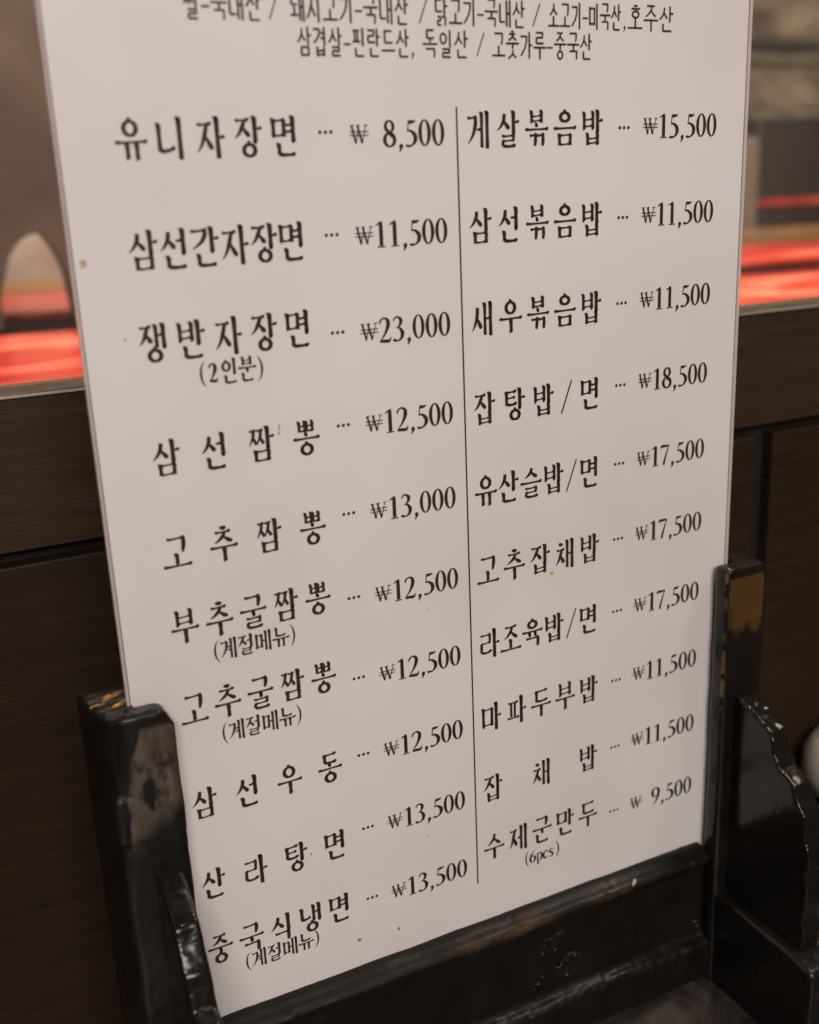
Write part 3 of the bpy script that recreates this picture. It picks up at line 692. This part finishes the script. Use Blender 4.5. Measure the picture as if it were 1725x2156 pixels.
def dots(ink, u, v):
    for k in (-1, 0, 1):
        oval(Pen(ink, u+k*.0073, v, .0048, .0048, 1), .5, .5, .22, .22, .50, .50)
GW, GH = .0340, .0440
V0L, KL, V0R, KR = -.25306771, .12236988, -.25011075, .12132714
left = [('유니자장면', '8,500', -.001, 0), ('삼선간자장면', '11,500', -.002, 0), ('쟁반자장면', '23,000', .0125, '(2인분)'), ('삼선짬뽕', '12,500', -.007, 0), ('고추짬뽕', '13,000', -.0085, 0),
        ('부추굴짬뽕', '12,500', .0125, '(계절메뉴)'), ('고추굴짬뽕', '12,500', .0160, '(계절메뉴)'), ('삼선우동', '12,500', -.004, 0), ('산라탕면', '13,500', -.0095, 0), ('중국식냉면', '13,500', .0035, '(계절메뉴)')]
right = [('게살볶음밥', '15,500', -.001, 0), ('삼선볶음밥', '11,500', -.002, 0), ('새우볶음밥', '11,500', -.004, 0), ('잡탕밥/면', '18,500', -.008, 0), ('유산슬밥/면', '17,500', -.007, 0),
         ('고추잡채밥', '17,500', -.008, 0), ('라조육밥/면', '17,500', -.004, 0), ('마파두부밥', '11,500', -.005, 0), ('잡채밥', '11,500', -.008, 0), ('수제군만두', '9,500', .008, '(6pcs)')]
def name_line(txt, u0, u1, v, nm):
    ink = Ink(); n = len(txt)
    pos = [u0+(u1-u0)*i/(n-1) for i in range(n)]
    if txt == '잡탕밥/면': pos = [.5390, .5885, .6375, .6775, .7195]
    if '/' in txt and n == 6: pos = [.5385, .5760, .6150, .6545, .6865, .7195]
    for c, x in zip(txt, pos):
        if c == '/': Pen(ink, x, v, .022, .046, 1).ribbon([(.10, -.02, .05), (.90, 1.02, .05)], smooth=False)
        else: syllable(Pen(ink, x, v, GW, GH, 1.5), c)
    ink.build(nm, card)
def small(txt, u0, u1, v):
    ink = Ink(); h = .0265
    if txt == '(6pcs)':
        for c, x in zip(txt, (.6010, .6115, .6245, .6365, .6475, .6590)): digit(Pen(ink, x, v, .0135, .0225, 1.4), c)
    elif txt == '(2인분)':
        for c, x in zip(txt, (.1420, .1545, .1755, .1985, .2155)):
            if c in '()2': digit(Pen(ink, x, v, .0125 if c == '2' else .013, .0235, 1.5), c)
            else: syllable(Pen(ink, x, v, .0215, .0295, 1.52), c)
    else:
        for c, x in zip(txt, (.1240, .1400, .1640, .1885, .2130, .2300)):
            if c in '()': digit(Pen(ink, x, v, .013, .0235, 1.4), c)
            else: syllable(Pen(ink, x, v, .0225, .0280, 1.55), c)
    ink.build('printed_note', card)
for i, (nm, pr_, dv, note) in enumerate(left):
    v = V0L-KL*i
    name_line(nm, .0853, .2705, v+dv, 'printed_dish_name')
    ink = Ink(); dots(ink, .3237, v+.0025); won(ink, .3699, v-.001); price(ink, pr_, .4797, v); ink.build('printed_price', card)
    if note == '(2인분)': small(note, 0, 0, -.5285)
    elif note: small(note, .1222, .2328, {5: -.8960, 6: -1.0165, 9: -1.3880}[i])
for i, (nm, pr_, dv, note) in enumerate(right):
    v = V0R-KR*i
    name_line(nm, .5390, .7200, v+dv, 'printed_dish_name')
    ink = Ink(); dots(ink, .7742, v-.002); won(ink, .8213, v-.001); price(ink, pr_, .9310, v); ink.build('printed_price', card)
    if note: small(note, 0, 0, -1.3785)
ink = Ink(); Pen(ink, .5076, -.808, .02, 1.17, 1).ribbon([(.5, 1, .0021), (.5, 0, .0021)], smooth=False); ink.build('printed_divider', card)
# origin lines at the head
def sans_line(items, v, h, nm):
    ink = Ink()
    for txt, u0, u1 in items:
        n = len(txt); tot = sum(.55 if c in '-,/ ' else 1 for c in txt); x = u0; st_ = (u1-u0)/tot
        for c in txt:
            a = st_*(.55 if c in '-,/ ' else 1)
            if c == ',': digit(Pen(ink, x+a/2, v, .014, h*.85, .8), c)
            elif c == '-': Pen(ink, x+a/2, v, a, h, 1).ribbon([(.08, .42, .075), (.92, .42, .075)], smooth=False)
            elif c == '/': Pen(ink, x+a/2, v, .016, h*.95, 1).ribbon([(.15, .02, .06), (.85, .95, .06)], smooth=False)
            elif c != ' ': syllable(Pen(ink, x+a/2, v, a*.90, h*1.02, 1.15, True), c)
            x += a
    ink.build(nm, card)
H1 = .0315
sans_line([('쌀-국내산', .1600, .2535), ('/', .2640, .2720), ('돼지고기-국내산', .2870, .4445), ('/', .4600, .4680), ('닭고기-국내산', .4790, .6137), ('/', .6265, .6345), ('소고기-미국산,', .6480, .7770), ('호주산', .7770, .8567)], -.1105, H1, 'printed_origin_line')
sans_line([('삼겹살-핀란드산', .2940, .4440), (',', .4430, .4520), ('독일산', .4615, .5280), ('/', .5405, .5500), ('고춧가루-중국산', .5620, .7195)], -.1478, H1, 'printed_origin_line')
# stains and crumbs on the card
def stain(u, v, r, m_, seed, sq=1.0, nm='food_stain'):
    bm = bmesh.new(); n = 18; rn = random.Random(seed); ang = rn.uniform(0, 6)
    c = bm.verts.new(W(u, -.0011, v)); ring = []
    for i in range(n):
        t = 2*math.pi*i/n; q = r*(.75+.5*noise.noise(Vector((math.cos(t)*1.3, math.sin(t)*1.3, seed))))
        a, b_ = q*math.cos(t), q*sq*math.sin(t)
        ring.append(bm.verts.new(W(u+a*math.cos(ang)-b_*math.sin(ang), -.0008, v+a*math.sin(ang)+b_*math.cos(ang))))
    for i in range(n): bm.faces.new((c, ring[i], ring[(i+1) % n]))
    o = link(nm, bm_mesh(bm, nm), m_, card, True); return o
tanm = stain_mat('tan_stain', (.36, .22, .09)); brm = stain_mat('brown_stain', (.14, .07, .035)); yel = stain_mat('yellow_stain', (.62, .40, .04)); blk = stain_mat('black_speck', (.02, .018, .016)); pale = stain_mat('faint_stain', (.52, .42, .30))
stain(.0155, -.3878, .0062, pale, 1); stain(.0160, -.3862, .0032, tanm, 2)
stain(.2345, -.6085, .0060, tanm, 3, .22); stain(.2335, -.6165, .0028, brm, 4, .4)
stain(.6510, -.8910, .0042, yel, 5); stain(.2983, -1.4193, .0046, tanm, 6, .8); stain(.2975, -1.4185, .0022, brm, 7)
stain(.3652, -1.4243, .0050, tanm, 8, .5); stain(.3658, -1.4240, .0030, brm, 9, .6)
for (u, v, r) in ((.2318, -1.2441, .0018), (.4205, -1.2764, .0014), (.0523, -.4787, .0014), (.437, -.905, .0011)): stain(u, v, r, blk, int(u*1000), nm='dark_speck')
